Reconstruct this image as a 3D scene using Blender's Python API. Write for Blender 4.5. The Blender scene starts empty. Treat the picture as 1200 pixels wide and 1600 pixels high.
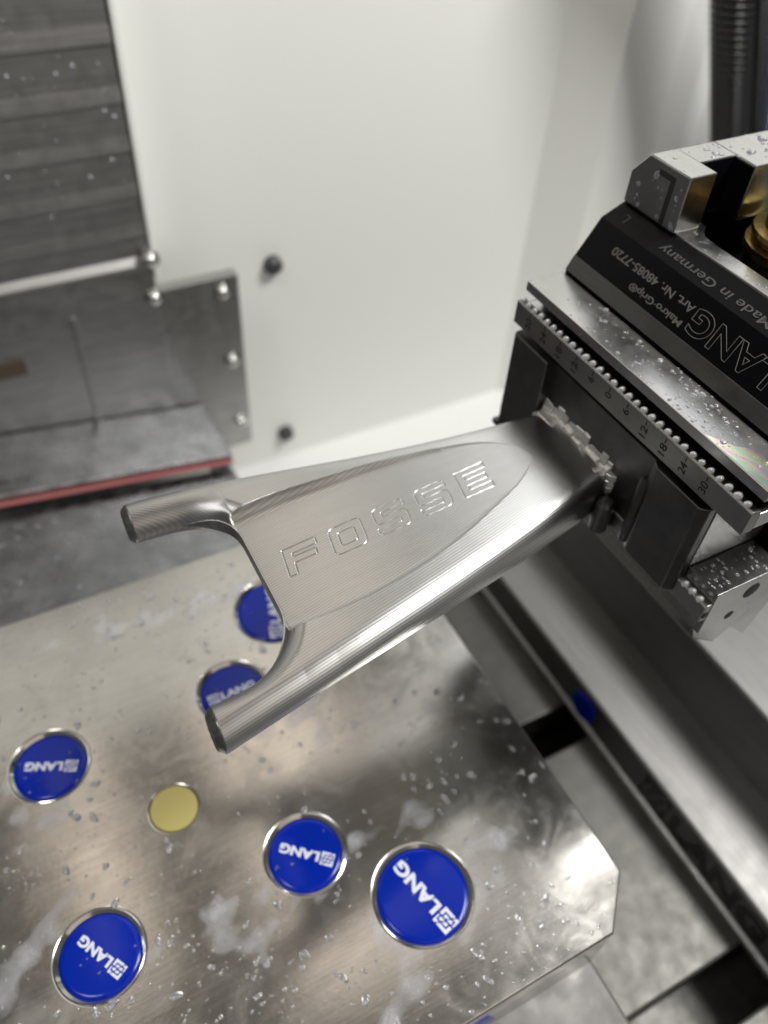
import bpy, bmesh, math, random
import numpy as np
from mathutils import Matrix, Vector

# ------------------------------------------------------------------ camera, world, lamps, exposure
S = 0.001                                     # everything below is written in millimetres
SC = bpy.context.scene
COL = SC.collection
random.seed(7)
rng = np.random.default_rng(7)

cam_d = bpy.data.cameras.new('camera')
cam = bpy.data.objects.new('camera', cam_d)
COL.objects.link(cam)
cam.matrix_world = Matrix(((0.88442381, 0.30864636, -0.35004565, -2.735 * S),
                           (-0.46389958, 0.66325371, -0.58727481, -100.489 * S),
                           (0.05090884, 0.68178585, 0.72977829, 212.729 * S),
                           (0, 0, 0, 1)))
cam_d.sensor_fit = 'VERTICAL'
cam_d.sensor_height = 36
cam_d.sensor_width = 27
cam_d.lens = 28.894
cam_d.clip_start = 0.01
cam_d.clip_end = 10
cam_d.dof.use_dof = True
cam_d.dof.focus_distance = 0.160
cam_d.dof.aperture_fstop = 11.0
SC.camera = cam

world = bpy.data.worlds.new('World')
SC.world = world
world.use_nodes = True
bg = world.node_tree.nodes['Background']
bg.inputs[0].default_value = (1.0, 0.97, 0.93, 1)
bg.inputs[1].default_value = 0.10


def lamp(name, loc, aim, sx, sy, power, color, spread=180):
    d = bpy.data.lights.new(name, 'AREA')
    d.shape = 'RECTANGLE'
    d.size, d.size_y = sx * S, sy * S
    d.energy, d.color = power, color
    d.spread = math.radians(spread)
    o = bpy.data.objects.new(name, d)
    COL.objects.link(o)
    o.location = Vector(loc) * S
    o.rotation_euler = (Vector(aim) - Vector(loc)).to_track_quat('-Z', 'Y').to_euler()
    return o


lamp('band_light_left', (-70, 350, 560), (-70, 350, 0), 58, 460, 0.105, (1.0, 0.86, 0.72))  # unseen light, added so the plate mirrors a tan band
lamp('band_light_right', (118, 250, 560), (118, 250, 0), 130, 420, 0.185, (1.0, 0.87, 0.74))  # second added light, for the tan band right of the plug
lamp('plate_fill_light', (300, 155, 560), (300, 155, 0), 200, 270, 0.095, (1.0, 0.98, 0.94))  # unseen light added to lighten the right side of the plate
lamp('ledge_highlight_light', (545, 340, 560), (400, 200, 100), 220, 420, 0.42, (0.97, 0.98, 1.0))  # unseen light added to highlight the jaw ledge and bracket root
lamp('key_lamp', (430, -140, 600), (190, 190, 30), 230, 120, 4.6, (1.0, 0.99, 0.96))
lamp('side_lamp', (-210, -40, 580), (110, 20, 90), 130, 130, 0.7, (1.0, 0.98, 0.95))
lamp('tan_flank_light', (130, -420, 450), (80, 0, 120), 520, 480, 0.36, (1.0, 0.86, 0.74))  # unseen tan area light added for bronze reflections on the rail flanks

SC.view_settings.view_transform = 'Standard'
SC.view_settings.look = 'None'
SC.view_settings.exposure = 0.08
SC.view_settings.gamma = 1.0
SC.view_settings.use_curve_mapping = False
SC.cycles.max_bounces = 10
SC.cycles.use_denoising = True


# ------------------------------------------------------------------ helpers
def root(name, label, cat, loc, group=None):
    o = bpy.data.objects.new(name, None)
    COL.objects.link(o)
    o.location = Vector(loc) * S
    o.empty_display_size = 0.01
    o['label'], o['category'] = label, cat
    if group:
        o['group'] = group
    return o


def tag(o, label, cat=None, group=None, kind=None):
    o['label'] = label
    if cat:
        o['category'] = cat
    if group:
        o['group'] = group
    if kind:
        o['kind'] = kind
    return o


def chain_loc(p):
    return p.location.copy() if p.type == 'EMPTY' else Vector((0, 0, 0))   # mesh parts keep world coordinates


def link(name, me, mat, parent=None, smooth=False):
    if mat is not None:
        me.materials.clear()
        me.materials.append(mat)
    if smooth:
        me.polygons.foreach_set('use_smooth', [True] * len(me.polygons))
    o = bpy.data.objects.new(name, me)
    COL.objects.link(o)
    if parent is not None:
        o.parent = parent
        o.matrix_parent_inverse = Matrix.Translation(-chain_loc(parent))
    return o


def mesh_np(name, V, F):
    me = bpy.data.meshes.new(name)
    me.from_pydata([tuple(v) for v in (np.asarray(V, float) * S)], [], F)
    me.validate()
    me.update()
    return me


def bm_mesh(name, bm):
    me = bpy.data.meshes.new(name)
    bmesh.ops.scale(bm, vec=(S, S, S), verts=bm.verts)
    bmesh.ops.recalc_face_normals(bm, faces=bm.faces)
    bm.to_mesh(me)
    bm.free()
    return me


def add_box(bm, x0, x1, y0, y1, z0, z1, bev=0.0, seg=2):
    r = bmesh.ops.create_cube(bm, size=1)
    for v in r['verts']:
        v.co = Vector((x0 + (v.co.x + .5) * (x1 - x0), y0 + (v.co.y + .5) * (y1 - y0), z0 + (v.co.z + .5) * (z1 - z0)))
    if bev:
        es = list({e for v in r['verts'] for e in v.link_edges})
        bmesh.ops.bevel(bm, geom=es, offset=bev, segments=seg, affect='EDGES', profile=.5)


def box(name, mat, parent, *a, bev=0.3, seg=2):
    bm = bmesh.new()
    add_box(bm, *a, bev=bev, seg=seg)
    return link(name, bm_mesh(name, bm), mat, parent)


def prism(name, pts, axis, a0, a1, mat, parent, bev=0.25, seg=2):
    """polygon in the two other axes (in xyz order), extruded along axis."""
    bm = bmesh.new()
    def mk(p, a):
        c = list(p)
        c.insert(axis, a)
        return bm.verts.new(c)
    v0 = [mk(p, a0) for p in pts]
    v1 = [mk(p, a1) for p in pts]
    n = len(pts)
    bm.faces.new(v0)
    bm.faces.new(v1[::-1])
    for i in range(n):
        bm.faces.new((v0[i], v1[i], v1[(i + 1) % n], v0[(i + 1) % n]))
    if bev:
        bmesh.ops.bevel(bm, geom=list(bm.edges), offset=bev, segments=seg, affect='EDGES', profile=.5)
    return link(name, bm_mesh(name, bm), mat, parent)


def lathe(prof, n=48, axis='z', loc=(0, 0, 0), close=False):
    """prof = [(radius, height)], returns verts, faces."""
    V, F = [], []
    m = len(prof)
    for i in range(n):
        a = 2 * math.pi * i / n
        for r, h in prof:
            c, s = r * math.cos(a), r * math.sin(a)
            p = (c, s, h) if axis == 'z' else ((-h, c, s) if axis == '-x' else (c, -h, s))
            V.append((p[0] + loc[0], p[1] + loc[1], p[2] + loc[2]))
    for i in range(n):
        for j in range(m - 1):
            a, b = i * m + j, ((i + 1) % n) * m + j
            F.append((a, b, b + 1, a + 1))
    return V, F


def lathe_obj(name, prof, mat, parent, n=48, axis='z', loc=(0, 0, 0)):
    V, F = lathe(prof, n, axis, loc)
    me = mesh_np(name, V, F)
    bm = bmesh.new()
    bm.from_mesh(me)
    bmesh.ops.remove_doubles(bm, verts=bm.verts, dist=1e-7)
    bmesh.ops.recalc_face_normals(bm, faces=bm.faces)
    bm.to_mesh(me)
    bm.free()
    o = link(name, me, mat, parent, smooth=True)
    try:
        me.set_sharp_from_angle(angle=math.radians(35))
    except Exception:
        pass
    return o


def curve_mesh(splines, extrude, bevel=0.0, res=2):
    """2-D closed outlines (holes allowed) -> filled, extruded mesh about z = 0, in mm."""
    cu = bpy.data.curves.new('tmp', 'CURVE')
    cu.dimensions = '2D'
    cu.fill_mode = 'BOTH'
    cu.extrude = extrude
    cu.bevel_depth = bevel
    cu.bevel_resolution = res
    cu.offset = -bevel
    for pts in splines:
        sp = cu.splines.new('POLY')
        sp.points.add(len(pts) - 1)
        for p, q in zip(sp.points, pts):
            p.co = (q[0], q[1], 0, 1)
        sp.use_cyclic_u = True
    return _to_mesh(cu)


def _to_mesh(cu):
    o = bpy.data.objects.new('tmp', cu)
    COL.objects.link(o)
    dg = bpy.context.evaluated_depsgraph_get()
    me = bpy.data.meshes.new_from_object(o.evaluated_get(dg))
    bpy.data.objects.remove(o)
    bpy.data.curves.remove(cu)
    return me


def text_mesh(body, bold=0.0, extrude=0.02, outline=0.0):
    cu = bpy.data.curves.new('tmp', 'FONT')
    cu.body = body
    cu.size = 1
    if outline:
        cu.fill_mode = 'NONE'
        cu.bevel_depth = outline
        cu.bevel_resolution = 1
    else:
        cu.extrude = extrude
    cu.offset = bold
    return _to_mesh(cu)


def place(name, me, mat, parent, centre, d, up, w, h, lift=0.0):
    """fit a flat mesh (x right, y up) into w x h mm at centre with reading direction d."""
    n = len(me.vertices)
    co = np.empty(n * 3)
    me.vertices.foreach_get('co', co)
    co = co.reshape(-1, 3)
    lo, hi = co.min(0), co.max(0)
    c = (lo + hi) / 2
    sx = w / (hi[0] - lo[0])
    sy = h / (hi[1] - lo[1])
    sz = (sx + sy) / 2
    d = np.array(d, float)
    d /= np.linalg.norm(d)
    up = np.array(up, float)
    up -= d * (up @ d)
    up /= np.linalg.norm(up)
    nn = np.cross(d, up)
    out = (np.array(centre)[None] + np.outer((co[:, 0] - c[0]) * sx, d) + np.outer((co[:, 1] - c[1]) * sy, up)
           + np.outer((co[:, 2] - c[2]) * sz + lift, nn)) * S
    me.vertices.foreach_set('co', out.ravel())
    me.update()
    return link(name, me, mat, parent)


def vnoise(P, seed=0):
    """value noise on (n,2) points, about -1..1."""
    P = np.asarray(P, float)
    i = np.floor(P).astype(np.int64)
    f = P - i
    f = f * f * (3 - 2 * f)
    def h(a, b):
        v = (a * 374761393 + b * 668265263 + seed * 974634541) & 0x7fffffff
        v = ((v ^ (v >> 13)) * 1274126177) & 0x7fffffff
        v = v ^ (v >> 16)
        return (v & 0xffff) / 32767.5 - 1
    a, b = i[:, 0], i[:, 1]
    return ((h(a, b) * (1 - f[:, 0]) + h(a + 1, b) * f[:, 0]) * (1 - f[:, 1])
            + (h(a, b + 1) * (1 - f[:, 0]) + h(a + 1, b + 1) * f[:, 0]) * f[:, 1])


def fbm(P, octaves=4, seed=0):
    P = np.asarray(P, float)
    s, a, t = 0, 1.0, 0
    for k in range(octaves):
        s = s + a * vnoise(P * 2 ** k, seed + k)
        t += a
        a *= .55
    return s / t


# ------------------------------------------------------------------ materials
class M:
    def __init__(self, name, base, metal=0.0, rough=0.4):
        self.m = bpy.data.materials.new(name)
        self.m.use_nodes = True
        self.t = self.m.node_tree
        self.b = self.t.nodes['Principled BSDF']
        self.b.inputs['Base Color'].default_value = (*base, 1)
        self.b.inputs['Metallic'].default_value = metal
        self.b.inputs['Roughness'].default_value = rough
        self._co = None

    def n(self, t, **k):
        x = self.t.nodes.new(t)
        for a, v in k.items():
            setattr(x, a, v)
        return x

    def l(self, a, b):
        self.t.links.new(a, b)

    def co(self, scale=(1, 1, 1), rot=(0, 0, 0)):
        """object coordinates in millimetres, times scale."""
        if self._co is None:
            self._co = self.n('ShaderNodeTexCoord').outputs['Object']
        mp = self.n('ShaderNodeMapping')
        mp.inputs['Scale'].default_value = tuple(s / S for s in scale)
        mp.inputs['Rotation'].default_value = rot
        self.l(self._co, mp.inputs[0])
        return mp.outputs[0]

    def noise(self, scale=(1, 1, 1), detail=4, rough=.6, rot=(0, 0, 0), dist=0):
        x = self.n('ShaderNodeTexNoise')
        x.inputs['Scale'].default_value = 1
        x.inputs['Detail'].default_value = detail
        x.inputs['Roughness'].default_value = rough
        x.inputs['Distortion'].default_value = dist
        self.l(self.co(scale, rot), x.inputs['Vector'])
        return x.outputs['Fac']

    def ramp(self, src, stops):
        r = self.n('ShaderNodeValToRGB')
        e = r.color_ramp.elements
        while len(e) < len(stops):
            e.new(.5)
        for el, (p, c) in zip(e, stops):
            el.position = p
            el.color = (*c, 1) if not isinstance(c, (int, float)) else (c, c, c, 1)
        self.l(src, r.inputs[0])
        return r.outputs[0]

    def rough_noise(self, lo, hi, scale=(.2, .2, .2), **k):
        f = self.noise(scale, **k)
        mr = self.n('ShaderNodeMapRange')
        mr.inputs[1].default_value, mr.inputs[2].default_value = .3, .7
        mr.inputs[3].default_value, mr.inputs[4].default_value = lo, hi
        self.l(f, mr.inputs[0])
        self.l(mr.outputs[0], self.b.inputs['Roughness'])
        return self

    def bump(self, src, strength=.3, dist=.05):
        x = self.n('ShaderNodeBump')
        x.inputs['Strength'].default_value = strength
        x.inputs['Distance'].default_value = dist * S
        self.l(src, x.inputs['Height'])
        old = self.b.inputs['Normal'].links
        if old:
            self.l(old[0].from_socket, x.inputs['Normal'])
        self.l(x.outputs[0], self.b.inputs['Normal'])
        return self


def mat_steel(name, base, rough=(.25, .4), stretch=(.05, 3, 3), bump=.15, tint=.15):
    m = M(name, base, 1.0)
    f = m.noise(stretch, detail=5)
    m.l(m.ramp(f, [(.3, tuple(c * (1 - tint) for c in base)), (.7, tuple(min(1, c * (1 + tint)) for c in base))]), m.b.inputs['Base Color'])
    m.rough_noise(rough[0], rough[1], (.15, .15, .15))
    if bump:
        m.bump(m.noise(stretch, detail=3), bump, .04)
    return m


# machined bracket: cutter lines run along the length
m = mat_steel('machined_steel', (.49, .493, .488), (.30, .33), (.02, .8, .8), 0, .03)
m.b.inputs['Anisotropic'].default_value = .80
m.b.inputs['Anisotropic Rotation'].default_value = .25
tn = m.n('ShaderNodeCombineXYZ')
tn.inputs[0].default_value = 1.0
m.l(tn.outputs[0], m.b.inputs['Tangent'])
at = m.n('ShaderNodeAttribute', attribute_name='lane')
wob = m.n('ShaderNodeMath', operation='MULTIPLY_ADD')
m.l(m.noise((.05, .3, .3), detail=2), wob.inputs[0])
wob.inputs[1].default_value = .12
m.l(at.outputs['Fac'], wob.inputs[2])
ph = m.n('ShaderNodeMath', operation='MULTIPLY')
m.l(wob.outputs[0], ph.inputs[0])
ph.inputs[1].default_value = 2 * math.pi / .62
sn = m.n('ShaderNodeMath', operation='SINE')
m.l(ph.outputs[0], sn.inputs[0])
m.bump(sn.outputs[0], 1.0, .0075)
cr = m.n('ShaderNodeMix', data_type='RGBA', blend_type='MULTIPLY')
cr.inputs[0].default_value = 1.0
sh = m.n('ShaderNodeMath', operation='MULTIPLY_ADD')
m.l(sn.outputs[0], sh.inputs[0])
sh.inputs[1].default_value = .5
sh.inputs[2].default_value = .5
old = m.b.inputs['Base Color'].links[0].from_socket
m.l(old, cr.inputs[6])
m.l(m.ramp(sh.outputs[0], [(.15, (.86, .86, .86)), (.8, (1.05, 1.05, 1.045))]), cr.inputs[7])
m.l(cr.outputs[2], m.b.inputs['Base Color'])
STEEL_PART = m.m

m = mat_steel('torn_bright_steel', (.78, .765, .74), (.24, .4), (.5, .5, .5), .3)
m.b.inputs['Metallic'].default_value = .7
STEEL_CHIP = m.m
m = mat_steel('dark_stock_steel', (.11, .109, .106), (.3, .45), (.2, .2, .2), .2)
STOCK = m.m
CUTEDGE = mat_steel('rough_cut_steel', (.26, .26, .25), (.35, .5), (1.2, 1.2, 1.2), .5, .35).m
m = mat_steel('ground_jaw_steel', (.47, .47, .465), (.16, .3), (3, .06, 3), .15, .06)
JAW = m.m
m = mat_steel('grey_strip_steel', (.30, .295, .28), (.3, .42), (3, .06, 3), .15, .08)
STRIP = m.m
m = mat_steel('dark_jaw_steel', (.16, .158, .15), (.3, .45), (3, .06, 3), .15, .08)
JAWDARK = m.m
JAWMID = mat_steel('grey_jaw_steel', (.34, .338, .33), (.2, .3), (3, .06, 3), .15, .08).m
m = M('black_oxide', (.0035, .0037, .005), 0, .3)
m.b.inputs['Specular IOR Level'].default_value = .12
m.rough_noise(.2, .3, (.1, .1, .1))
BLACK = m.m
ETCH = M('laser_etch', (.17, .165, .155), 0, .6).m
RISERINK = M('riser_etch', (.08, .078, .075), 1, .4).m
ETCHDIM = M('faint_laser_etch', (.045, .046, .045), 0, .6).m
INK = M('engraved_black', (.012, .012, .012), 0, .6).m
m = M('brass', (.42, .30, .10), 1, .3)
m.rough_noise(.22, .4, (.3, .3, .3))
BRASS = m.m
m = M('brass_plug', (.60, .53, .20), .35, .5)
m.bump(m.noise((.8, .8, .8)), .1, .05)
BRASSPLUG = m.m

m = M('blue_plastic', (.0, .017, .33), 0, .16)
m.b.inputs['Specular IOR Level'].default_value = .3
m.bump(m.noise((.15, .15, .15), detail=2), .08, .3)
BLUE = m.m
m = M('white_print', (.72, .76, .86), 0, .4)
WHITEPRINT = m.m
m = mat_steel('polished_ring', (.72, .71, .69), (.1, .18), (.3, .3, .3), .05, .05)
RING = m.m
WETTOOTH = M('coolant_wet_tooth', (.86, .87, .88), .45, .14).m

# ground plate with dried coolant film
m = M('ground_plate', (.5, .48, .44), 1.0)
f1 = m.noise((.045, .045, .045), detail=6, rough=.62, dist=.6)
f2 = m.noise((.03, 1.4, 1.4), detail=4, rot=(0, 0, math.radians(35)))
c1 = m.ramp(f1, [(.36, (.52, .505, .475)), (.62, (.60, .585, .555))])
mx = m.n('ShaderNodeMix', data_type='RGBA', blend_type='MULTIPLY')
mx.inputs[0].default_value = .5
m.l(c1, mx.inputs[6])
m.l(m.ramp(f2, [(.3, .72), (.7, 1.0)]), mx.inputs[7])
m.l(mx.outputs[2], m.b.inputs['Base Color'])
f3 = m.noise((.07, .07, .07), detail=7, rough=.65, dist=.8)
m.l(m.ramp(f3, [(.35, .15), (.5, .18), (.66, .25)]), m.b.inputs['Roughness'])
m.bump(f2, .12, .03)
m.bump(m.noise((.5, .5, .5), detail=6, rough=.7), .22, .06)
m.bump(m.noise((1.6, 1.6, 1.6), detail=3, rough=.6), .16, .02)
PLATE = m.m

m = M('milky_film', (.74, .76, .81), 0, .12)
sx = m.n('ShaderNodeSeparateXYZ')
m.l(m.co((1, 1, 1)), sx.inputs[0])
pr = m.n('ShaderNodeMath', operation='MULTIPLY')
nz = m.noise((.35, .35, .35), detail=4)
m.l(m.ramp(sx.outputs[2], [(0.0, .04), (.08, .2), (.30, .46)]), pr.inputs[0])
m.l(m.ramp(nz, [(.3, .5), (.65, 1.0)]), pr.inputs[1])
m.l(pr.outputs[0], m.b.inputs['Alpha'])
m.bump(nz, .15, .15)
FILM = m.m
m = M('coolant_drop', (.88, .90, .95), 0, .04)
m.b.inputs['Transmission Weight'].default_value = .84
m.b.inputs['IOR'].default_value = 1.34
DROP = m.m

m = M('white_enamel', (.84, .845, .815), 0, .45)
m.bump(m.noise((.15, .15, .15), detail=3), .03, .2)
WHITE = m.m
m = M('white_ledge_enamel', (.80, .80, .79), 0, .4)
LEDGE = m.m
m = mat_steel('cover_sheet', (.36, .355, .35), (.44, .55), (.03, .8, .8), .08, .15)
COVER = m.m
m = mat_steel('wet_cover_sheet', (.33, .335, .35), (.16, .46), (.06, .06, .06), .3, .3)
WETCOVER = m.m
WETDARK = mat_steel('wet_dark_sheet', (.27, .275, .29), (.16, .46), (.06, .06, .06), .3, .3).m
m = mat_steel('bracket_sheet', (.42, .42, .41), (.34, .46), (.05, .6, .6), .1, .12)
BRACKET = m.m
REFLECTMAT = M('brown_reflection', (.10, .075, .05), .3, .5).m
SCREWM = mat_steel('screw_steel', (.66, .65, .63), (.15, .25), (.4, .4, .4), .05).m
RED = M('red_lip', (.30, .09, .09), 0, .5).m
RUBBER = M('black_rubber', (.012, .012, .013), 0, .32).m
DARKPL = M('dark_plastic', (.045, .048, .05), 0, .4).m
m = mat_steel('table_cast', (.115, .112, .105), (.42, .55), (.1, .1, .1), .12, .15)
TABLE = m.m
m = mat_steel('riser_steel', (.23, .225, .22), (.44, .54), (.6, .04, .6), .15, .1)
RISER = m.m
m = M('clear_tube', (.75, .8, .95), 0, .08)
m.b.inputs['Transmission Weight'].default_value = .9
m.b.inputs['IOR'].default_value = 1.3
CLEAR = m.m
m = mat_steel('support_plate_steel', (.17, .165, .16), (.5, .6), (.1, .1, .1), .2, .12)
SUPPORT = m.m

# ------------------------------------------------------------------ setting: cabinet wall, ledge, table
plan = [(-140, 232), (40, 230), (272, 230), (295, 213), (330, 212), (341, 207), (352, 207), (368, 196), (520, 192)]  # folds at the right are shaped to imitate a soft shadow band
V, F = [], []
for i, (x, y) in enumerate(plan):
    V += [(x, y, -118), (x, y, 330), (x, y + 8, -118), (x, y + 8, 330)]
for i in range(len(plan) - 1):
    a, b = 4 * i, 4 * i + 4
    F += [(a, b, b + 1, a + 1), (a + 2, a + 3, b + 3, b + 2), (a + 1, b + 1, b + 3, a + 3)]
wall = link('cabinet_wall', mesh_np('cabinet_wall', V, F), WHITE)
tag(wall, 'white enamelled cabinet wall, shadow band on the right shaped as vertical folds', kind='structure')
for x, z, r in ((122.6, 6.6, 4.6), (124.9, -99.9, 4.6)):
    lathe_obj('plug', [(0, 5), (r * .6, 4.8), (r * .92, 3.5), (r, 0)], DARKPL, wall, 24, 'y', (x, 230, z))

bm = bmesh.new()
add_box(bm, -140, 520, 110, 285, -140, -117.5, 2)
led = link('cabinet_ledge', bm_mesh('cabinet_ledge', bm), LEDGE)
tag(led, 'bright white ledge at the foot of the cabinet wall', kind='structure')

bm = bmesh.new()
for y0, y1 in ((-190, -106.5), (-91, -12.5), (2, 78)):
    add_box(bm, -120, 330, y0, y1, -84, -60, 1.0)
add_box(bm, -120, 330, -190, 78, -110, -84.3, 0)
tab = link('machine_table', bm_mesh('machine_table', bm), TABLE)
tag(tab, 'grey machine table with black T-slots', kind='structure')

# ------------------------------------------------------------------ background covers on the left
cov = root('vertical_way_cover', 'dark grey telescoping sheet cover of stacked slats in the upper left corner', 'way cover', (0, 208, 40))
zs = [152, 133.5, 114.4, 95.4, 78.4, 61.3, 45.4, 33.0]
for k in range(len(zs) - 1):
    z1, z0 = zs[k], zs[k + 1]
    h = z1 - z0
    fl = 206.5 if k < 6 else 204.8
    prism('slat', [(216, z1 + 1.5), (207.5, z1 + 1.5), (207.2, z0 + h * .32), (fl, z0 + .9), (fl, z0), (216, z0)], 0, -110,
          61.2 + .1 * k, COVER, cov, bev=.25)
box('edge_trim', WHITE, cov, 62.2, 64.4, 206, 229, 26, 155, bev=.5)

br = root('bracket_panel', 'grey sheet metal panel with screwed bracket tab against the white wall', 'bracket', (40, 208, -80))
box('panel', BRACKET, br, -110, 62, 206.0, 214, -84, 32.4, bev=.4)
box('mounting_tab', BRACKET, br, 58, 98, 207.2, 213, -78, 19.5, bev=.5)
box('seam_strip', BRACKET, br, 25.5, 27.5, 204.8, 206.2, -60, 17, bev=.4)
box('reflection_strip', REFLECTMAT, br, -30, 4, 205.2, 206.4, -4, 3.5, bev=.3)  # brown reflection on the panel, built as a coloured strip
for x, z in ((60.7, 36.6), (60.4, 17.7), (90.2, 12.5), (91.4, -24.5), (92.5, -62.4)):
    y = 207.2 if z < 12.6 else (206.0 if z < 20 else 203.2)
    s = lathe_obj('screw', [(0, 3.0), (1.3, 2.9), (2.4, 2.1), (3.0, .6), (3.0, -4)], SCREWM, br, 24, 'y', (x, y, z))
    lathe_obj('washer', [(2.6, .7), (3.8, .6), (4.0, 0), (4.0, -2)], SCREWM, s, 24, 'y', (x, y, z))


def slope(x, off=0.0):
    return -29.6 - (x + 22) / 97 * 14.0 + off


hc = root('horizontal_way_cover', 'wet grey sheet cover with red wiper lip behind the plate', 'way cover', (0, 140, -60))


def sheet(name, x0, x1, y0, y1, off, th, mat, lip=0, par=None):
    xs = np.linspace(x0, x1, 2)
    bm = bmesh.new()
    vs = []
    for x in xs:
        for (y, dz) in ((y0, 0), (y1, 0), (y1, -th), (y0, -th)):
            vs.append(bm.verts.new((x, y, slope(x, off + dz))))
    q = vs
    for f in ((0, 1, 5, 4), (1, 2, 6, 5), (2, 3, 7, 6), (3, 0, 4, 7), (0, 3, 2, 1), (4, 5, 6, 7)):
        bm.faces.new([q[i] for i in f])
    bmesh.ops.bevel(bm, geom=list(bm.edges), offset=.8, segments=3, affect='EDGES', profile=.5)
    return link(name, bm_mesh(name, bm), mat, par or hc)


sheet('upper_section', -120, 75, 168, 205, 0, 3.0, WETCOVER)
sheet('front_skirt', -120, 74.4, 165.5, 168.4, 1.0, 6.0, WETCOVER)
sheet('wiper_lip', -120, 74, 162.6, 165.4, -1.3, 1.5, RED)
sheet('lower_section', -120, 73, 82, 165, -6.5, 4.0, WETDARK)
for k, x in enumerate((73.2,)):
    box('side_skirt', WETCOVER, hc, 72.0, 74.5, 84, 203, -92, -53, bev=.3)

# ------------------------------------------------------------------ hoses at the top right
def corrugated(name, x, y, r, z0, z1, label, pitch=3.2):
    prof = []
    n = int((z1 - z0) / pitch)
    for i in range(n):
        z = z0 + i * pitch
        prof += [(r * .80, z), (r * .84, z + pitch * .25), (r, z + pitch * .4), (r, z + pitch * .72), (r * .84, z + pitch * .9)]
    V, F = lathe(prof, 28, 'z', (0, 0, 0))
    V = [(a + x - .46 * (c - 110), b + y, c) for a, b, c in V]
    o = link(name, mesh_np(name, V, F), RUBBER, None, True)
    return tag(o, label, 'hose')


corrugated('corrugated_hose', 319, 180, 9.8, -10, 190, 'thick black corrugated hose left of the thinner one, top right')
corrugated('corrugated_hose', 333.5, 178, 4.4, -10, 190, 'thin black corrugated hose between thick hose and clear tube', 2.4)
V, F = lathe([(4.2, -20), (4.2, 200), (3.2, 200), (3.2, -20)], 28)
V = [(a + 343 - .46 * (c - 110), b + 176, c) for a, b, c in V]
tag(link('clear_tube', mesh_np('clear_tube', V, F), CLEAR, None, True), 'clear bluish plastic tube at the top right edge', 'tube')

# ------------------------------------------------------------------ lower right: support plate, riser
sup = root('support_plate', 'pale steel support plate showing below the front edge of the capped plate', 'plate', (0, -20, -60))
box('plate_body', SUPPORT, sup, -110, 86, -150, 70, -59.8, -25.2, bev=1.0)
box('blue_label', BLUE, sup, 49, 55.5, -80.5, -77.6, -25.2, -24.9, bev=.08)

ris = root('stepped_riser', 'stepped steel riser block beside the plate, beneath the vise', 'riser', (200, -20, -60))
prism('lower_step', [(145, -59.8), (145, -43), (146, -42), (173, -42), (173, -59.8)], 1, -180, 76, RISER, ris, bev=.35)
prism('upper_step', [(172.5, -59.6), (172.5, -13), (173.5, -12), (330, -12), (330, -59.6)], 1, -180, 74, RISER, ris, bev=.35)
prism('edge_strip', [(143.4, -59.7), (143.4, -57.6), (144.9, -56.4), (144.9, -59.7)], 1, -180, 76, COVER, ris, bev=.15)
lathe_obj('blue_plug', [(0, .8), (5.6, .8), (6.2, .2), (6.2, -1)], BLUE, ris, 32, '-x', (145, -5, -51))

# ------------------------------------------------------------------ logo
LOGO = ['11111111011', '11111110111', '11000000001', '11011101101', '11011011101', '00000000000', '10111011011', '10110111011', '10000000011', '11101111111', '11011111111']


def emblem_mesh():
    bm = bmesh.new()
    n = len(LOGO)
    for j, row in enumerate(LOGO):
        for i, c in enumerate(row):
            if c == '1':
                add_box(bm, i, i + 1.0, n - j - 1, n - j, 0, .05)
    bmesh.ops.remove_doubles(bm, verts=bm.verts, dist=1e-5)
    me = bpy.data.meshes.new('emblem')
    bm.to_mesh(me)
    bm.free()
    return me


def logo(parent, c, ang, span, h, mat, nrm=(0, 0, 1), d=None, up=None, lift=.03):
    if d is None:
        d = np.array((math.cos(ang), math.sin(ang), 0))
        up = np.array((-math.sin(ang), math.cos(ang), 0))
    c = np.array(c, float)
    e = h * 1.32
    place('emblem', emblem_mesh(), mat, parent, c - d * span / 2, d, up, e, e, lift)
    t0, t1 = -span / 2 + e * .66, span / 2 + h * .42
    place('lettering', text_mesh('LANG', bold=.045), mat, parent, c + d * (t0 + t1) / 2, d, up, t1 - t0, h, lift)


logo(ris, (145, -67, -50), 0, 46, 9.5, RISERINK, d=np.array((0, -1, 0.)), up=np.array((0, 0, 1.)), lift=.05)

# ------------------------------------------------------------------ capped plate
plate = root('zero_point_plate', 'wet ground steel plate with chamfered corner carrying blue caps', 'plate', (0, 0, -25))
caps = [(-26, 26, 9.3, 155.6, 11.1, 2.5, 'blue cap nearest the left edge, left of the brass plug'),
        (26, 26, 9.3, -0.2, 11.4, 2.5, 'blue cap partly hidden by the near round stub of the steel bracket'),
        (26, -26, 9.3, 139.6, 11.5, 2.5, 'small blue cap between the brass plug and the largest cap'),
        (-26, -26, 9.3, 120.3, 10.8, 2.5, 'blue cap lowest in the picture, at the bottom left'),
        (48, -48, 11.4, 103.7, 16.3, 3.5, 'large blue cap nearest the chamfered plate corner'),
        (48, 48, 11.4, 74.2, 16.3, 3.5, 'blue cap farthest back, half hidden behind the bracket web'),
        (-48, 48, 11.4, 20, 16.3, 3.5, None), (-48, -48, 11.4, 60, 16.3, 3.5, None)]


def circ(x, y, r, n=56):
    return [(x + r * math.cos(2 * math.pi * i / n), y + r * math.sin(2 * math.pi * i / n)) for i in range(n)]


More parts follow.
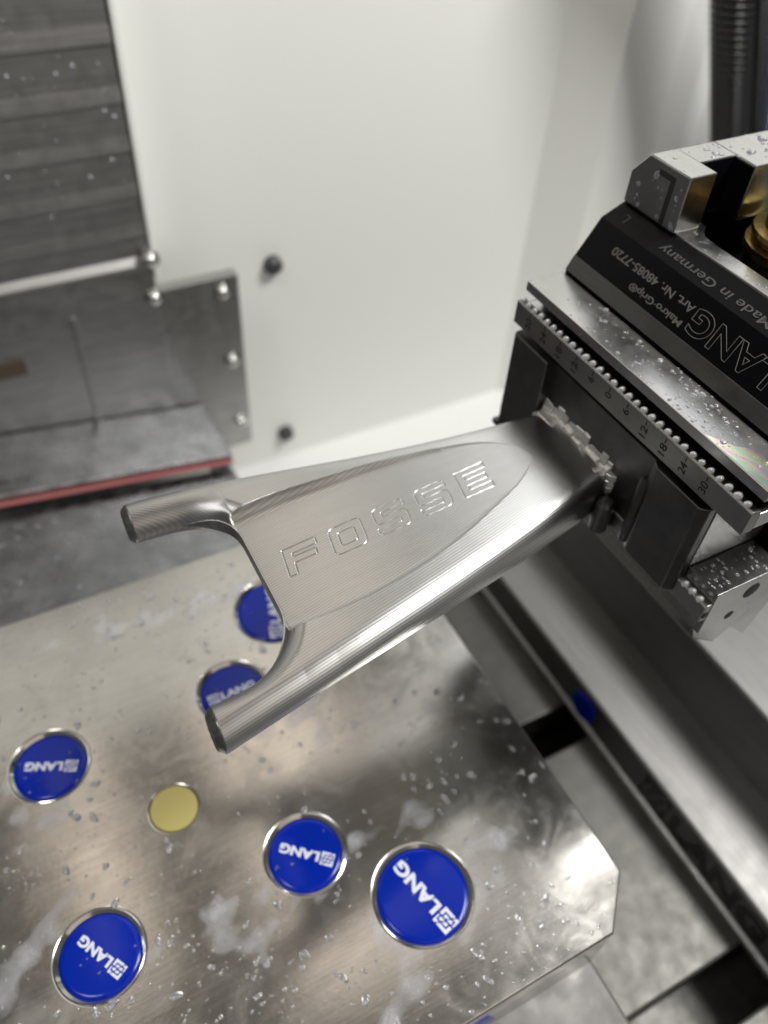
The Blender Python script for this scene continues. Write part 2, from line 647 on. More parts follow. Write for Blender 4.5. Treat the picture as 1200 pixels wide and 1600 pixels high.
X, Y0, Y1, c = 96, -77, 78, 11
outl = [(-X + c, Y0), (X - c, Y0), (X, Y0 + c), (X, Y1 - c), (X - c, Y1), (-X + c, Y1), (-X, Y1 - c), (-X, Y0 + c)]
me = curve_mesh([outl] + [circ(a[0], a[1], a[2] + 1.0) for a in caps] + [circ(0, 0, 6.3)], 12.4, .5, 2)
co = np.empty(len(me.vertices) * 3)
me.vertices.foreach_get('co', co)
co = co.reshape(-1, 3)
co[:, 2] -= co[:, 2].max()
me.vertices.foreach_set('co', (co * S).ravel())
body = link('plate_body', me, PLATE, plate)
for k, (x, y, r, ang, span, h, lab) in enumerate(caps):
    if lab is None:
        continue
    lathe_obj('bore_ring', [(r + 1.08, -.6), (r + 1.06, .02), (r + .85, .10), (r + .05, -.62), (r + .02, -4)], RING, plate, 72, 'z', (x, y, 0))
    cp = root('hole_cap', lab, 'cap', (x, y, -4), 'blue hole caps on the plate')
    lathe_obj('cap_disc', [(0, -.42), (r - 1.2, -.44), (r - .45, -.5), (r - .08, -.8), (r - .08, -4)], BLUE, cp, 72, 'z', (x, y, 0))
    logo(cp, (x, y, -.42), math.radians(ang), span, h, WHITEPRINT, lift=.03)
pg = lathe_obj('brass_plug', [(0, .1), (5.6, .1), (5.95, .1), (6.2, -.2), (6.2, -4)], BRASSPLUG, None, 64)
tag(pg, 'plain round yellow brass plug set flush among the blue caps', 'plug')

# milky coolant film: a low liquid surface that emerges from the plate where it is thickest
nx, ny = 520, 420
xs = np.linspace(-70, 95.4, nx)
ys = np.linspace(-76.6, 77.6, ny)
XX, YY = np.meshgrid(xs, ys, indexing='ij')
P = np.c_[XX.ravel(), YY.ravel()]
ca, sa = math.cos(.6), math.sin(.6)
Q = np.c_[(P[:, 0] * ca + P[:, 1] * sa) / 15, (-P[:, 0] * sa + P[:, 1] * ca) / 9]
fld = fbm(Q, 3, 3) + .22 * fbm(P / 5, 2, 11)
th = .34 - .10 * np.exp(-((P[:, 0] - 5) ** 2 + (P[:, 1] + 8) ** 2) / 900) - .12 * np.exp(-((P[:, 0] + 35) ** 2 + (P[:, 1] + 55) ** 2) / 700) \
    - .08 * np.exp(-((P[:, 0] - 75) ** 2 + (P[:, 1] + 40) ** 2) / 500)
hz = np.clip((fld - th) * .8, -1.2, .30)
for a in caps:
    dd = np.hypot(P[:, 0] - a[0], P[:, 1] - a[1])
    hz = np.where(dd < a[2] + 1.6, -1.2, hz)
hz = np.where(np.hypot(P[:, 0], P[:, 1]) < 6.8, -1.2, hz)
HZ = hz.reshape(nx, ny)
keep = HZ > -.9
idx = -np.ones((nx, ny), int)
F, V = [], []
cell = keep[:-1, :-1] | keep[1:, :-1] | keep[:-1, 1:] | keep[1:, 1:]
top = (HZ > -.02)
cell &= (top[:-1, :-1] | top[1:, :-1] | top[:-1, 1:] | top[1:, 1:])
use = np.zeros((nx, ny), bool)
use[:-1, :-1] |= cell
use[1:, :-1] |= cell
use[:-1, 1:] |= cell
use[1:, 1:] |= cell
idx[use] = np.arange(use.sum())
V = np.c_[XX[use], YY[use], np.maximum(HZ[use], -.5)]
ii, jj = np.nonzero(cell)
F = np.c_[idx[ii, jj], idx[ii + 1, jj], idx[ii + 1, jj + 1], idx[ii, jj + 1]].tolist()
film = link('coolant_puddles', mesh_np('coolant_puddles', V, F), FILM, None, True)
tag(film, 'thin milky coolant puddles spread over the plate', 'coolant', kind='stuff')


def drops(name, items, label):
    """items: (centre, normal, u, ru, rv, height)"""
    V, F = [], []
    seg, rings = 10, 4
    for c, nrm, u, ru, rv, h in items:
        c = np.array(c, float)
        nrm = np.array(nrm, float)
        u = np.array(u, float)
        v = np.cross(nrm, u)
        b = len(V)
        ph = random.random() * 6
        a1, a2 = random.uniform(0, .22), random.uniform(0, .16)
        for k in range(rings):
            t = k / rings * math.pi / 2
            for s in range(seg):
                a = 2 * math.pi * s / seg
                w_ = 1 + a1 * math.cos(2 * a + ph) + a2 * math.cos(3 * a + 2 * ph)
                V.append(c + u * (ru * w_ * math.cos(t) * math.cos(a)) + v * (rv * w_ * math.cos(t) * math.sin(a)) + nrm * (h * math.sin(t) - .04))
        V.append(c + nrm * (h - .04))
        for k in range(rings - 1):
            for s in range(seg):
                s2 = (s + 1) % seg
                F.append((b + k * seg + s, b + k * seg + s2, b + (k + 1) * seg + s2, b + (k + 1) * seg + s))
        for s in range(seg):
            F.append((b + (rings - 1) * seg + s, b + (rings - 1) * seg + (s + 1) % seg, b + rings * seg))
        F.append(tuple(b + s for s in range(seg))[::-1])
    o = link(name, mesh_np(name, V, F), DROP, None, True)
    return tag(o, label, 'droplets', kind='stuff')


it = []
while len(it) < 1500:
    x, y = random.uniform(-66, 95), random.uniform(-76, 76)
    dens = .45 + .9 * float(fbm(np.array([[x / 22, y / 22]]), 2, 21)[0]) + (.35 if y < -25 else 0)
    if (x > 0 and y < 0 and x - y > 161) or random.random() > dens or any(math.hypot(x - a[0], y - a[1]) < a[2] + 1.9 for a in caps) or math.hypot(x, y) < 7.2:
        continue
    r = min(1.7, .16 + random.expovariate(5.0))
    a = random.uniform(0, math.pi)
    e = random.uniform(1, 1.9 if r > .6 else 1.3)
    it.append(((x, y, 0), (0, 0, 1), (math.cos(a), math.sin(a), 0), r * e, r, min(.6, r * .55)))
for x, y, r, *_r in caps[:6]:
    for k in range(7):
        a, q = random.uniform(0, 6.28), r * .9 * math.sqrt(random.random())
        rr = random.uniform(.12, .4)
        it.append(((x + q * math.cos(a), y + q * math.sin(a), -.44), (0, 0, 1), (1, 0, 0), rr * 1.2, rr, rr * .5))
drops('coolant_droplets', it, 'scattered coolant droplets beading on the plate')

it = []
for k in range(90):
    x, z = random.uniform(-20, 60), random.triangular(36, 135, 110)
    r = random.uniform(.25, .75)
    it.append(((x, 207.25, z), (0, -1, 0), (1, 0, 0), r, r * 1.2, r * .8))
for k in range(110):
    x, y = random.uniform(-40, 70), random.uniform(86, 160)
    r = random.uniform(.3, 1.0)
    it.append(((x, y, slope(x, -6.5)), (0, 0, 1), (1, 0, 0), r * 1.2, r, .3))
drops('coolant_specks', it, 'blurred coolant specks on the sheet covers in the background')

# ------------------------------------------------------------------ vise
YA, YB = -43.5, 33.5
vise = root('machining_vise', 'black and silver machining vise gripping the steel bracket', 'vise', (150, -5, 60))
uj = link('upper_jaw', bpy.data.meshes.new('upper_jaw'), None, vise)


def part(name, pts, mat, parent, a0=YA, a1=YB, bev=.2):
    return prism(name, pts, 1, a0, a1, mat, parent, bev=bev)


bpy.data.objects.remove(uj)
uj = part('upper_jaw', [(112.4, 100.2), (112.4, 104.5), (118, 104.5), (118, 108.0), (111.6, 108.0), (111.6, 110.5), (122.0, 110.5), (122.0, 100.2)], JAW, vise)
part('scale_strip', [(109.7, 99.8), (109.7, 105.6), (110.3, 105.9), (112.6, 105.2), (112.6, 99.8)], STRIP, uj)
part('undercut', [(117.6, 104.6), (117.6, 107.9), (117.9, 107.9), (117.9, 104.6)], INK, uj, YA + .3, YB - .3, bev=0)
bj = part('black_jaw_body', [(122.6, 100.0), (122.6, 110.9), (123.0, 111.6), (124.4, 114.3), (129.8, 122.9), (135.7, 125.6), (136.0, 125.6), (136.0, 100)],
          BLACK, vise, YA, YB, bev=.12)
part('rail_chamfer', [(122.35, 111.2), (124.15, 114.5), (124.6, 114.4), (122.8, 111.0)], JAWDARK, bj, YA + .1, YB - .1, bev=.05)

nA = np.array((-8.6, 0, 5.4)); nA /= np.linalg.norm(nA)
dA, upA = (0, 1, 0), (-5.4, 0, -8.6)
nB = np.array((-2.6, 0, 5.9)); nB /= np.linalg.norm(nB)
upB = (-5.9, 0, -2.6)


def onA(y, s):
    t = s / 10.155
    return (124.4 + 5.4 * t, y, 114.3 + 8.6 * t)


def onB(y, s):
    t = s / 6.45
    return (129.8 + 5.9 * t, y, 122.9 + 2.7 * t)


place('lettering', text_mesh('LANG', outline=.009, bold=.02), ETCH, bj, onA(-13.8, 4.6), dA, upA, 22.5, 5.8, .02)
place('lettering', text_mesh('Makro\u00b7Grip\u00ae', bold=.006), ETCH, bj, onA(7.0, 2.5), dA, upA, 16.6, 2.1, .02)
place('lettering', text_mesh('Art. Nr. 48085-7720', bold=.006), ETCH, bj, onA(11.6, 6.0), dA, upA, 26.6, 1.9, .02)
place('lettering', text_mesh('Made in Germany', bold=.004), ETCHDIM, bj, onB(-.6, 2.6), dA, upB, 33, 2.9, .02)
place('lettering', text_mesh('L'), ETCHDIM, bj, onB(28.6, 2.9), dA, upB, 1.5, 2.4, .02)
# emblem outline at the right edge
for k, (a, b) in enumerate(((0, 0), (2.4, 0), (0, 2.4), (2.4, 2.4))):
    cu = text_mesh('E', outline=.012)
    place('emblem', cu, ETCH, bj, onA(-29.6 + a - 1.2, 3.4 + b), dA, upA, 2.1, 2.1, .02)

for t in range(-30, 31, 6):
    y = -2.24 - t
    me = bpy.data.meshes.new('ruler_mark')
    bm = bmesh.new()
    add_box(bm, 109.66, 109.72, y - .14, y + .14, 104.1, 105.2)
    link('ruler_mark', bm_mesh('ruler_mark', bm), INK, uj)
    s = str(abs(t))
    w_ = 1.25 * len(s) + (.15 if len(s) > 1 else 0)
    place('ruler_digits', text_mesh(s), INK, uj, (109.68, y + .05, 103.7 - w_ / 2 + .05), (0, 0, 1), (0, 1, 0), w_, 1.85, .015)

# gripping teeth along the strip
V, F = [], []
prof = [(.92, -.6), (.72, .1), (.50, .45), (.28, .64), (0, .70)]
tv, tf = lathe(prof, 12)
tooth_me = mesh_np('tooth', tv, tf)
bm = bmesh.new()
b2 = bpy.data.meshes.new('tmpb')
bmesh.ops.scale(bm, vec=(S, S, S), verts=bm.verts)
bm.from_mesh(tooth_me)
bm.to_mesh(tooth_me)
bm.free()
tooth_me.polygons.foreach_set('use_smooth', [True] * len(tooth_me.polygons))


def teeth(parent, x, z, ys):
    for y in ys:
        o = link('tooth', tooth_me, WETTOOTH, parent)
        o.location = Vector((x, y, z)) * S
        o.rotation_euler = (math.radians(27 + random.uniform(-5, 5)), math.radians(-3), 0)
        q = random.uniform(.78, 1.12)
        o.scale = (q, random.uniform(.85, 1.1), q)


teeth(uj, 110.6, 106.3, [YB - 1.3 - 2.46 * k for k in range(31)])

# rainbow glint of oil painted as colours near the right end of the ledge
m = M('painted_oil_sheen', (.7, .7, .7), 1, .2)
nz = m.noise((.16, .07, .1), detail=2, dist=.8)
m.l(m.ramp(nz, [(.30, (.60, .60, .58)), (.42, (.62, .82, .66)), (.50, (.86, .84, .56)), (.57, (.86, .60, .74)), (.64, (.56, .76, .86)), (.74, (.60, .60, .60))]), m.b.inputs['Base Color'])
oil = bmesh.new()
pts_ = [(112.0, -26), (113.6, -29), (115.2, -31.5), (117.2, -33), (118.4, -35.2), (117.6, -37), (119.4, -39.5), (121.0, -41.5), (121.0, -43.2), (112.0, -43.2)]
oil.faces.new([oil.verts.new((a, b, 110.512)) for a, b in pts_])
link('painted_oil_sheen', bm_mesh('painted_oil_sheen', oil), m.m, uj)

# narrow bright deck, recess and end block with the seam
dk = link('jaw_deck', curve_mesh([[(135.9, YB - .2), (152, YB - .2), (190, YB - .2), (190, 23), (146, 23), (144.2, 15.8), (142.6, 14.6), (141.0, 12.5), (140.6, 8),
                                   (140.6, -30), (142, -36), (190, -36), (190, YA + .2), (135.9, YA + .2)]], .6, .15, 1), None, vise)
me = dk.data
co = np.empty(len(me.vertices) * 3)
me.vertices.foreach_get('co', co)
co = co.reshape(-1, 3)
co[:, 2] += 125.45
me.vertices.foreach_set('co', (co * S).ravel())
me.materials.clear()
me.materials.append(JAW)
box('recess_back', BLACK, vise, 136.2, 190, 32.4, 33.2, 100.6, 124.6, bev=.1)
box('recess_floor', BLACK, vise, 136.2, 190, -43, 33, 100.5, 112, bev=.2)

eb = prism('end_block', [(16.2, 126.0), (16.2, 138.5), (29.0, 138.5), (33.4, 133.2), (33.4, 126.0)], 0, 135.0, 142.6, JAW, vise, bev=.3)
prism('block_middle', [(21.6, 126.0), (21.6, 138.45), (29.0, 138.45), (33.4, 133.2), (33.4, 126.0)], 0, 142.4, 153.2, JAW, eb, bev=.2)
box('notch_wall', BLACK, eb, 142.7, 152.9, 21.3, 22.0, 126.1, 138.3, bev=.1)
box('notch_wall', BLACK, eb, 142.45, 142.75, 16.6, 21.6, 126.1, 138.0, bev=.05)
box('notch_wall', BLACK, eb, 152.7, 153.1, 15.7, 21.6, 126.1, 138.0, bev=.05)
prism('block_rear', [(15.4, 126.0), (15.4, 138.5), (29.0, 138.5), (33.4, 133.2), (33.4, 126.0)], 0, 153.0, 190, JAW, eb, bev=.3)
bm = bmesh.new()
add_box(bm, 134.93, 135.06, 20.0, 21.3, 126.2, 136.9)
add_box(bm, 134.93, 135.06, 21.3, 25.0, 135.7, 136.9)
link('seam_groove', bm_mesh('seam_groove', bm), INK, eb)

sp = lathe_obj('spindle_nut', [(0, 135.5), (8.0, 135.5), (8.4, 135.0), (8.4, 128.8), (10.6, 128.4), (10.8, 127.4), (9.6, 126.9), (9.6, 125.9), (11.4, 125.4), (11.4, 123.4), (10.2, 122.8), (10.2, 112)],
               BRASS, vise, 56, 'z', (159.5, 2.6, 0))
box('guide_body', JAWDARK, vise, 136.4, 190, YA + 2, YB - 2, 70, 100.2, bev=.5)

# lower jaw (same profile, seen past the end of the stock)
lj = prism('lower_jaw', [(113.2, 66), (113.2, 77.6), (112.8, 77.6), (112.8, 80.0), (131.5, 80.0), (137, 73), (133, 54), (122, 64.5), (116, 66)], 1, YA - .6, YB, JAWMID, vise, bev=.2)
part('jaw_lip', [(110.9, 71.6), (110.9, 76.6), (111.6, 76.9), (113.6, 76.9), (113.6, 70.9)], STRIP, lj, YA - .5, YB)
teeth(lj, 111.6, 77.0, [-37.2, -39.5, -41.8])
for x, z, r in ((124.8, 75.2, 2.3), (112.0, 73.6, .9), (121.5, 68.2, 1.3)):
    lathe_obj('bore', [(0, .06), (r * .92, .06), (r, .02), (r, -1)], INK, lj, 28, 'y', (x, YA - .6, z))
prism('clamp_shoe', [(114, 65.8), (121.8, 64.3), (130.5, 56), (126, 52), (117, 59)], 1, YA + 1.5, YB, JAWMID, lj, bev=.3)

# coolant beads on the vise
it = []
for k in range(230):
    y = random.triangular(-43, 32, -22)
    x = random.uniform(112.2, 121.6)
    r = min(1.0, .12 + random.expovariate(6.5))
    it.append(((x, y, 110.5), (0, 0, 1), (1, 0, 0), r * 1.1, r, r * .6))
for k in range(60):
    x, y = random.uniform(136, 175), random.uniform(16.5, 29)
    if 142.6 < x < 153 and y < 22.4:
        continue
    r = min(1.2, .15 + random.expovariate(4.5))
    it.append(((x, y, 138.5), (0, 0, 1), (1, 0, 0), r * 1.1, r, r * .5))
for k in range(26):
    y, z = random.uniform(17, 32), random.uniform(127, 137)
    if 19.5 < y < 21.8 or (y > 28 and z > 132):
        continue
    r = .2 + random.expovariate(3.5)
    it.append(((135, y, z), (-1, 0, 0), (0, 1, 0), min(r, 1), min(r, 1), min(.3, r * .35)))
for k in range(60):
    y = random.uniform(-43, 22)
    it.append(((random.uniform(136.6, 140.2), y, 126.05), (0, 0, 1), (1, 0, 0), *([random.uniform(.2, .55)] * 2), .25))
for k in range(46):
    x, y = random.uniform(113.2, 130), random.uniform(-43.4, -36.6)
    r = random.uniform(.12, .45)
    it.append(((x, y, 80.0), (0, 0, 1), (0, 1, 0), r * 1.5, r, r * .5))
drops('coolant_beads', it, 'coolant beads sitting on the vise jaws and end block')

# ------------------------------------------------------------------ workpiece
wp = root('machined_bracket', 'machined forked steel bracket engraved FOSSE, still joined to its stock in the vise', 'bracket', (80, 1, 70))
ZM = 78.5
xF = [11.1, 18.5, 27.1, 38.3, 55.1, 70.9, 75, 93.5, 104.2, 110]
eF = [31.9, 31.4, 30.5, 28.6, 25.1, 22.1, 21.4, 18.8, 17.6, 17.1]
xN = [10, 19.9, 32.2, 49.6, 60.3, 71.8, 89.2, 103.2, 110]
eN = [-31.4, -29.6, -27.3, -23.4, -21.4, -19.2, -15.2, -11.6, -9.6]
pF, pN = np.polyfit(xF, eF, 4), np.polyfit(xN, eN, 3)
yF = lambda x: np.polyval(pF, x)
yN = lambda x: np.polyval(pN, x)
XW = 30.0


def Th(x):
    return np.interp(x, [9, 28, 110], [4.5, 4.5, 7.0])


def Nx(x):
    return np.interp(x, [9, 35, 105], [2.0, 2.0, 3.4])


def Rho(x):
    return np.interp(x, [9, 30, 60, 108], [4.5, 4.7, 5.6, 4.2])


# inner fork outline, tip to web on each side (offset curve with a fillet into the web)
fx = np.array([8.9, 15, 20, 24.3, 27, 28.8, 29.7, XW])
fF = np.array([23.0, 22.8, 22.3, 20.8, 19.0, 16.8, 14.5, 12.0])
gx = np.array([8.9, 15, 18, 21, 23.5, 26, 28, 29.3, 29.9, XW])
fN = -np.array([22.6, 22.4, 22.0, 21.0, 19.6, 17.4, 14.6, 11.8, 9.5, 8.0])


def smooth_curve(x, y, n=90):
    t = np.r_[0, np.cumsum(np.hypot(np.diff(x), np.diff(y)))]
    tt = np.linspace(0, t[-1], n)
    m_x, m_y = np.gradient(x, t), np.gradient(y, t)
    k = np.clip(np.searchsorted(t, tt, side='right') - 1, 0, len(t) - 2)
    h = t[k + 1] - t[k]
    s = (tt - t[k]) / h
    a, b, c_, d_ = 2 * s**3 - 3 * s**2 + 1, s**3 - 2 * s**2 + s, -2 * s**3 + 3 * s**2, s**3 - s**2
    return a * x[k] + b * h * m_x[k] + c_ * x[k + 1] + d_ * h * m_x[k + 1], a * y[k] + b * h * m_y[k] + c_ * y[k + 1] + d_ * h * m_y[k + 1]


fxF, fyF = smooth_curve(fx, fF)
fxN, fyN = smooth_curve(gx, fN)
fxF = np.maximum.accumulate(np.minimum(fxF, XW))
fxN = np.maximum.accumulate(np.minimum(fxN, XW))
inner = np.r_[np.c_[fxN, fyN], np.c_[fxF, fyF][::-1]]


def seg_dist(P, A, B):
    d = B - A
    L = (d * d).sum(1) + 1e-12
    out = np.full(len(P), 1e9)
    for a, dd, ll in zip(A, d, L):
        t = np.clip(((P - a) @ dd) / ll, 0, 1)
        q = P - a - t[:, None] * dd
        out = np.minimum(out, (q * q).sum(1))
    return np.sqrt(out)


_px = np.linspace(29, 98.2, 700)
_pf = np.interp(_px, [29, 40, 60, 76, 84, 89, 92.5, 95, 96.8, 97.8, 98.2], [18.2, 19.0, 18.6, 16.9, 15.3, 13.6, 11.8, 9.9, 7.8, 5.6, 4.0])
_pn = np.where(_px < 88, np.polyval(np.polyfit([29, 40, 49, 66, 80, 87], [-14.9, -15.4, -15.2, -12.0, -7.2, -4.2], 3), _px), np.interp(_px, [88, 91.5, 94.5, 96.6, 97.8, 98.2], [-3.8, -2.0, -.2, 1.6, 3.2, 4.0]))


def soft(a, w_):
    k = np.hanning(2 * w_ + 1)
    k /= k.sum()
    b = np.convolve(np.pad(a, w_, mode='reflect', reflect_type='odd'), k, 'valid')
    t = np.clip((98.2 - _px) / 8, 0, 1)
    return b * t + a * (1 - t)


_pf, _pn = soft(_pf, 70), soft(_pn, 70)


def pocket(x):
    return np.interp(x, _px, _pn), np.interp(x, _px, _pf)


def floor_h(x):
    return 1.65 + (x - XW) * .0735


def edge_wall(x):
    t = np.clip((x - 18.5) / 9.5, 0, 1)
    return 1.62 * t * t * (3 - 2 * t)


def height(P, letters=True, cap=0.0):
    x, y = P[:, 0], P[:, 1]
    d = np.minimum(yF(x) - y, y - yN(x)) * .975
    near = x < 40
    dall = np.full(len(x), 99.0)
    if near.any():
        di = seg_dist(P[near], inner[:-1], inner[1:])
        dall[near] = di
        d[near] = np.minimum(d[near], di)
    d = np.maximum(d - cap, 0)
    T, n, rho = Th(x) - cap, Nx(x), Rho(x) - cap
    t = np.clip(d / rho, 0, 1)
    Sf = T * (1 - (1 - t) ** n) ** (1 / n)
    # slight crown so the flat top catches light unevenly
    mid = (yF(x) + yN(x)) / 2
    hw = (yF(x) - yN(x)) / 2
    Sf = Sf - .5 * np.clip((x - 40) / 50, 0, 1) * ((y - mid) / hw) ** 2
    pn, pf = pocket(x)
    dp = np.minimum(pf - y, y - pn)
    Rw = np.interp(x, [29, 55, 80, 90], [2.6, 3.0, 2.0, .7])
    q = np.clip(dp, 0, None)
    rise = np.where(q < Rw, Rw - np.sqrt(np.clip(Rw**2 - (Rw - np.minimum(q, Rw))**2, 0, None)), 0)
    Fl = floor_h(x) + rise
    H = np.where((dp > 0) & (x > XW - .5) & (x < 98.3), np.minimum(Sf, Fl), Sf)
    H = np.where(dall < 1.0, np.maximum(H, edge_wall(x)), H)
    if letters:
        sel = (x > 33) & (x < 89) & (y > -4) & (y < 9)
        if sel.any():
            dl = seg_dist(P[sel], LA, LB)
            H[sel] -= .17 * np.clip(1.15 - dl / .13, 0, 1)
    return H


# engraved word as outlined letters
def rounded(pts, r=.10, corners=None):
    out = []
    n = len(pts)
    for i in range(n):
        p, a, b = np.array(pts[i]), np.array(pts[i - 1]), np.array(pts[(i + 1) % n])
        if corners is not None and i not in corners:
            out.append(p)
            continue
        u, v = (a - p) / np.linalg.norm(a - p), (b - p) / np.linalg.norm(b - p)
        for s in np.linspace(0, 1, 5):
            out.append(p + u * r * (1 - s)**2 + v * r * s**2)
    return out


t_ = .25
GF = [[(0, 0), (0, 1), (1, 1), (1, 1 - t_), (t_, 1 - t_), (t_, .62), (.93, .62), (.93, .40), (t_, .40), (t_, 0)]]
GO = [rounded([(0, 0), (0, 1), (1, 1), (1, 0)], .2), rounded([(t_, t_), (t_, 1 - t_), (1 - t_, 1 - t_), (1 - t_, t_)], .05)]
GS = [rounded([(0, .27), (0, 0), (1, 0), (1, .61), (t_, .61), (t_, 1 - .2), (.97, .8), (.97, .73), (1, .73), (1, 1), (0, 1), (0, .40), (1 - t_, .40), (1 - t_, .2), (.05, .2), (.05, .27)],
              .17, {1, 2, 3, 9, 10, 11})]
GE = [[(0, 0), (0, 1), (1, 1), (1, 1 - t_ * .85), (t_, 1 - t_ * .85), (t_, .60), (.93, .60), (.93, .40), (t_, .40), (t_, t_ * .85), (1, t_ * .85), (1, 0)]]
C00, C10, C01, C11 = map(np.array, ((34.85, -2.1), (85.1, -.35), (35.95, 5.0), (86.5, 7.3)))
LA, LB = [], []
for k, G in enumerate((GF, GO, GS, GS, GE)):
    for poly in G:
        q = []
        for gx, gy in poly:
            u = (k * 10.75 + gx * 7.7) / 50.7
            q.append((C00 * (1 - u) + C10 * u) * (1 - gy) + (C01 * (1 - u) + C11 * u) * gy)
        q = np.array(q)
        LA.append(q)
        LB.append(np.roll(q, -1, 0))
LA, LB = np.concatenate(LA), np.concatenate(LB)

VV, FF, LN = [], [], []


def smooth_h(PX, PY):
    d = np.minimum(yF(PX) - PY, PY - yN(PX))
    t = np.clip(d / 4.7, 0, 1)
    return 4.6 * np.sqrt(1 - (1 - t) ** 2)


def grid(PX, PY, H, sign, flip, diag=0.0):
    a, b = PX.shape
    step = np.hypot(np.diff(PY, axis=1), np.diff(smooth_h(PX, PY), axis=1))
    lane = np.c_[np.zeros(a), np.cumsum(step, axis=1)]
    LN.append((lane + diag * PX).ravel())
    base = sum(len(v) for v in VV)
    VV.append(np.c_[PX.ravel(), PY.ravel(), ZM + sign * H.ravel()])
    i = np.arange(a * b).reshape(a, b) + base
    q = np.stack([i[:-1, :-1], i[1:, :-1], i[1:, 1:], i[:-1, 1:]], -1).reshape(-1, 4)
    FF.append(q[:, ::-1] if flip else q)
    return i


def body_grid(xr, nm, ne):
    PX, PY = [], []
    for x in xr:
        a, b = float(yN(x)), float(yF(x))
        r = float(Rho(x))
        e = r * (1 - np.cos(np.linspace(0, math.pi / 2, ne)))
        row = np.r_[a + e[:-1], np.linspace(a + r, b - r, nm), (b - e[:-1])[::-1]]
        PX.append(np.full(len(row), x))
        PY.append(row)
    return np.array(PX), np.array(PY)


xr = np.r_[XW + np.array([0, .02, .06, .13, .23]), np.arange(XW + .35, 109.6, .09)]
PX, PY = body_grid(xr, 400, 26)
H = height(np.c_[PX.ravel(), PY.ravel()])
grid(PX, PY, H, 1, False)
xr2 = np.r_[XW + np.array([0, .02, .06, .13, .23]), np.linspace(XW + .35, 109.6, 120)]
PX, PY = body_grid(xr2, 60, 18)
H = height(np.c_[PX.ravel(), PY.ravel()], False)
grid(PX, PY, H, -1, True)
th = np.linspace(0, math.pi, 64)
xr3 = np.r_[np.linspace(10.4, 27, 76), XW - (XW - 27) * np.cos(np.linspace(0, math.pi / 2, 30))[1:]]
CUT = []
for sd in (0, 1):
    PX, PY = [], []
    for x in xr3:
        if sd == 0:
            a, b = float(yN(x)), float(np.interp(x, fxN, fyN))
        else:
            a, b = float(np.interp(x, fxF, fyF)), float(yF(x))
        PX.append(np.full(len(th), x))
        PY.append((a + b) / 2 - (b - a) / 2 * np.cos(th))
    PX, PY = np.array(PX), np.array(PY)
    H = height(np.c_[PX.ravel(), PY.ravel()], False)
    dg_ = .0 if sd == 0 else .45
    it_ = grid(PX, PY, H, 1, False, dg_)
    ib_ = grid(PX, PY, H, -1, True, dg_)
    c_ = -1 if sd == 0 else 0
    t_i, b_i = it_[:, c_], ib_[:, c_]
    # vertical cut wall along the inside of the fork (own vertices, so its edge stays crisp)
    allv = np.concatenate(VV)
    base = len(allv)
    n = len(t_i)
    q = np.array([(i, i + 1, n + i + 1, n + i) for i in range(n - 1)])
    CUT.append((np.r_[allv[t_i], allv[b_i]], q if sd == 0 else q[:, ::-1]))
yw = np.linspace(fyN[-1], fyF[-1], 60)
hw_ = height(np.c_[np.full(60, XW), yw], False)
CUT.append((np.r_[np.c_[np.full(60, XW), yw, ZM + hw_], np.c_[np.full(60, XW), yw, ZM - hw_]], np.array([(i, i + 1, 61 + i, 60 + i) for i in range(59)])))
V = np.concatenate(VV)
faces = []
for f in FF:
    for q in f.tolist():
        faces.append(tuple(q[:3]) if q[2] == q[3] else tuple(q))
me = mesh_np('yoke_body', V, faces)
cv, cf = [], []
for v_, f_ in CUT:
    cf += (f_ + sum(len(a) for a in cv)).tolist()
    cv.append(v_)
cut = link('cut_edge', mesh_np('cut_edge', np.concatenate(cv), cf), CUTEDGE, wp, True)
cut['label'] = 'dark rough-cut inner edge of the fork'
ln = me.attributes.new('lane', 'FLOAT', 'POINT')
ln.data.foreach_set('value', np.concatenate(LN).astype(np.float32))
yoke = link('yoke_body', me, STEEL_PART, wp, True)
yoke['label'] = 'silvery forked bracket body with two round stubs and outlined FOSSE engraving'

for ye_, yi_ in ((float(yN(10.4)), float(np.interp(10.4, fxN, fyN))), (float(yF(10.4)), float(np.interp(10.4, fxF, fyF)))):
    rr = abs(ye_ - yi_) / 2
    V, F = [], []
    prof = [(0, 8.95), (1.2, 8.9), (2.3, 9.02), (3.1, 9.0), (rr - .95, 9.12), (rr - .55, 9.55), (rr - .12, 10.05), (rr + .02, 10.38), (rr - .5, 11.0)]
    n = 40
    for i in range(n):
        a = 2 * math.pi * i / n
        for k, (r_, x_) in enumerate(prof):
            j_ = 0 if k > 6 else random.uniform(-.07, .07)
            V.append((x_ + j_, (ye_ + yi_) / 2 + (r_ + j_) * math.cos(a), ZM + (r_ + j_) * math.sin(a)))
    mp_ = len(prof)
    for i in range(n):
        for k in range(mp_ - 1):
            a, b = i * mp_ + k, ((i + 1) % n) * mp_ + k
            F.append((a, b, b + 1, a + 1))
    link('stub_end', mesh_np('stub_end', V, F), CUTEDGE, wp)

# torn root where the bracket still hangs on its stock: milled steps broken into facets
def facet(pts8, mat=None):
    bm = bmesh.new()
    vs = [bm.verts.new(p) for p in pts8]
    for f in ((0, 1, 2, 3), (4, 7, 6, 5), (0, 4, 5, 1), (1, 5, 6, 2), (2, 6, 7, 3), (3, 7, 4, 0)):
        bm.faces.new([vs[k] for k in f])
    bmesh.ops.bevel(bm, geom=list(bm.edges), offset=.12, segments=1, affect='EDGES', profile=.5)
    link('chip_facet', bm_mesh('chip_facet', bm), mat or STEEL_CHIP, wp)


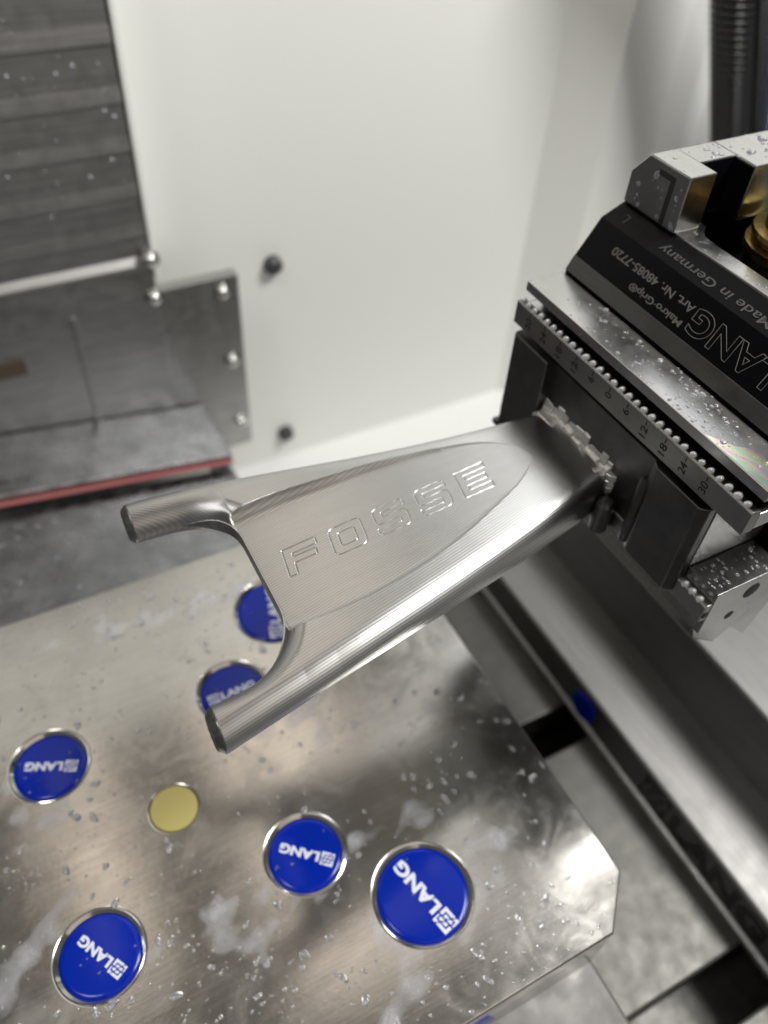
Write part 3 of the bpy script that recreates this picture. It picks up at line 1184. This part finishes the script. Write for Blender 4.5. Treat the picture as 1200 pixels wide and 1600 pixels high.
neck = prism('root_neck', [(-8.6, 72.3), (-8.6, 83.6), (-7.2, 85.2), (15.6, 85.4), (17.2, 84.2), (17.2, 72.3)], 0, 107.5, 112.4, STEEL_CHIP, wp, bev=.3)
neck['label'] = 'bright milled neck joining the bracket to its stock'
y = 17.0
while y > -8.2:
    w_ = random.uniform(1.6, 3.4)
    y2 = max(y - w_, -8.6)
    t = (17 - y) / 25
    for lvl in range(2):
        x0 = 109.3 + lvl * 1.15 + random.uniform(-.25, .25)
        zt = 85.9 + lvl * random.uniform(1.5, 2.4) + random.uniform(-.3, .5) - .5 * t
        zb = 84.6 + lvl * 1.0
        sl = random.uniform(.2, .9)
        s1, s2 = random.uniform(-.35, .35), random.uniform(-.35, .35)
        sk = random.uniform(-.5, .5)
        facet([(x0, y + sk, zb), (112.5, y, zb), (112.5, y2, zb), (x0, y2 + sk, zb),
               (x0 + sl, y + sk, zt + s1), (112.5, y, zt + 1.3 + s1), (112.5, y2, zt + 1.3 + s2), (x0 + sl, y2 + sk, zt + s2)])
    y = y2
for k in range(7):
    z1 = 85.2 - k * 1.9
    z0 = z1 - random.uniform(1.5, 1.9)
    d1, d2 = random.uniform(.3, 1.5), random.uniform(.3, 1.5)
    facet([(109.6, -8.0, z0), (112.5, -8.0, z0), (112.5, -10.4 - d1, z0), (110.2, -9.2 - d1 * .5, z0),
           (109.6, -8.0, z1), (112.5, -8.0, z1), (112.5, -10.4 - d2, z1), (110.2, -9.2 - d2 * .5, z1)], STEEL_CHIP if k < 3 else STOCK)

sb = box('stock_block', STOCK, wp, 112.2, 133, -35.2, 31.5, 80.3, 98.6, bev=.4)
box('stock_front', STOCK, wp, 111.2, 112.7, -19.8, 17.6, 71.0, 97.6, bev=.2)
prism('stock_cheek', [(108.6, 17.4), (108.6, 30.6), (109.6, 31.6), (112.6, 31.6), (112.6, 17.4)], 2, 70.4, 98.3, STOCK, wp, bev=.35, seg=3)
ck = prism('stock_cheek', [(108.6, -34.0), (108.6, -21.5), (109.8, -19.4), (112.6, -19.4), (112.6, -35.4), (110.4, -35.4)], 2, 73.0, 98.5, STOCK, wp, bev=.35, seg=3)
prism('burr', [(107.6, 29.8), (107.6, 31.9), (110, 31.9), (110, 29.8)], 2, 69.6, 71.2, STOCK, wp, bev=.3)
box('sawn_end', JAW, wp, 112.6, 132.6, -35.55, -35.1, 80.6, 98.2, bev=.15)
for y, x, r, z0, z1 in ((-19.2, 110.2, 1.5, 73.5, 92.5), (-12.2, 108.6, 2.2, 71.0, 80.0)):
    lathe_obj('milled_scallop', [(0, z1 + .6), (r * .7, z1 + .3), (r, z1 - .6), (r, z0 + .5), (r * .7, z0), (0, z0 - .2)], STOCK, wp, 24, 'z', (x, y, 0))
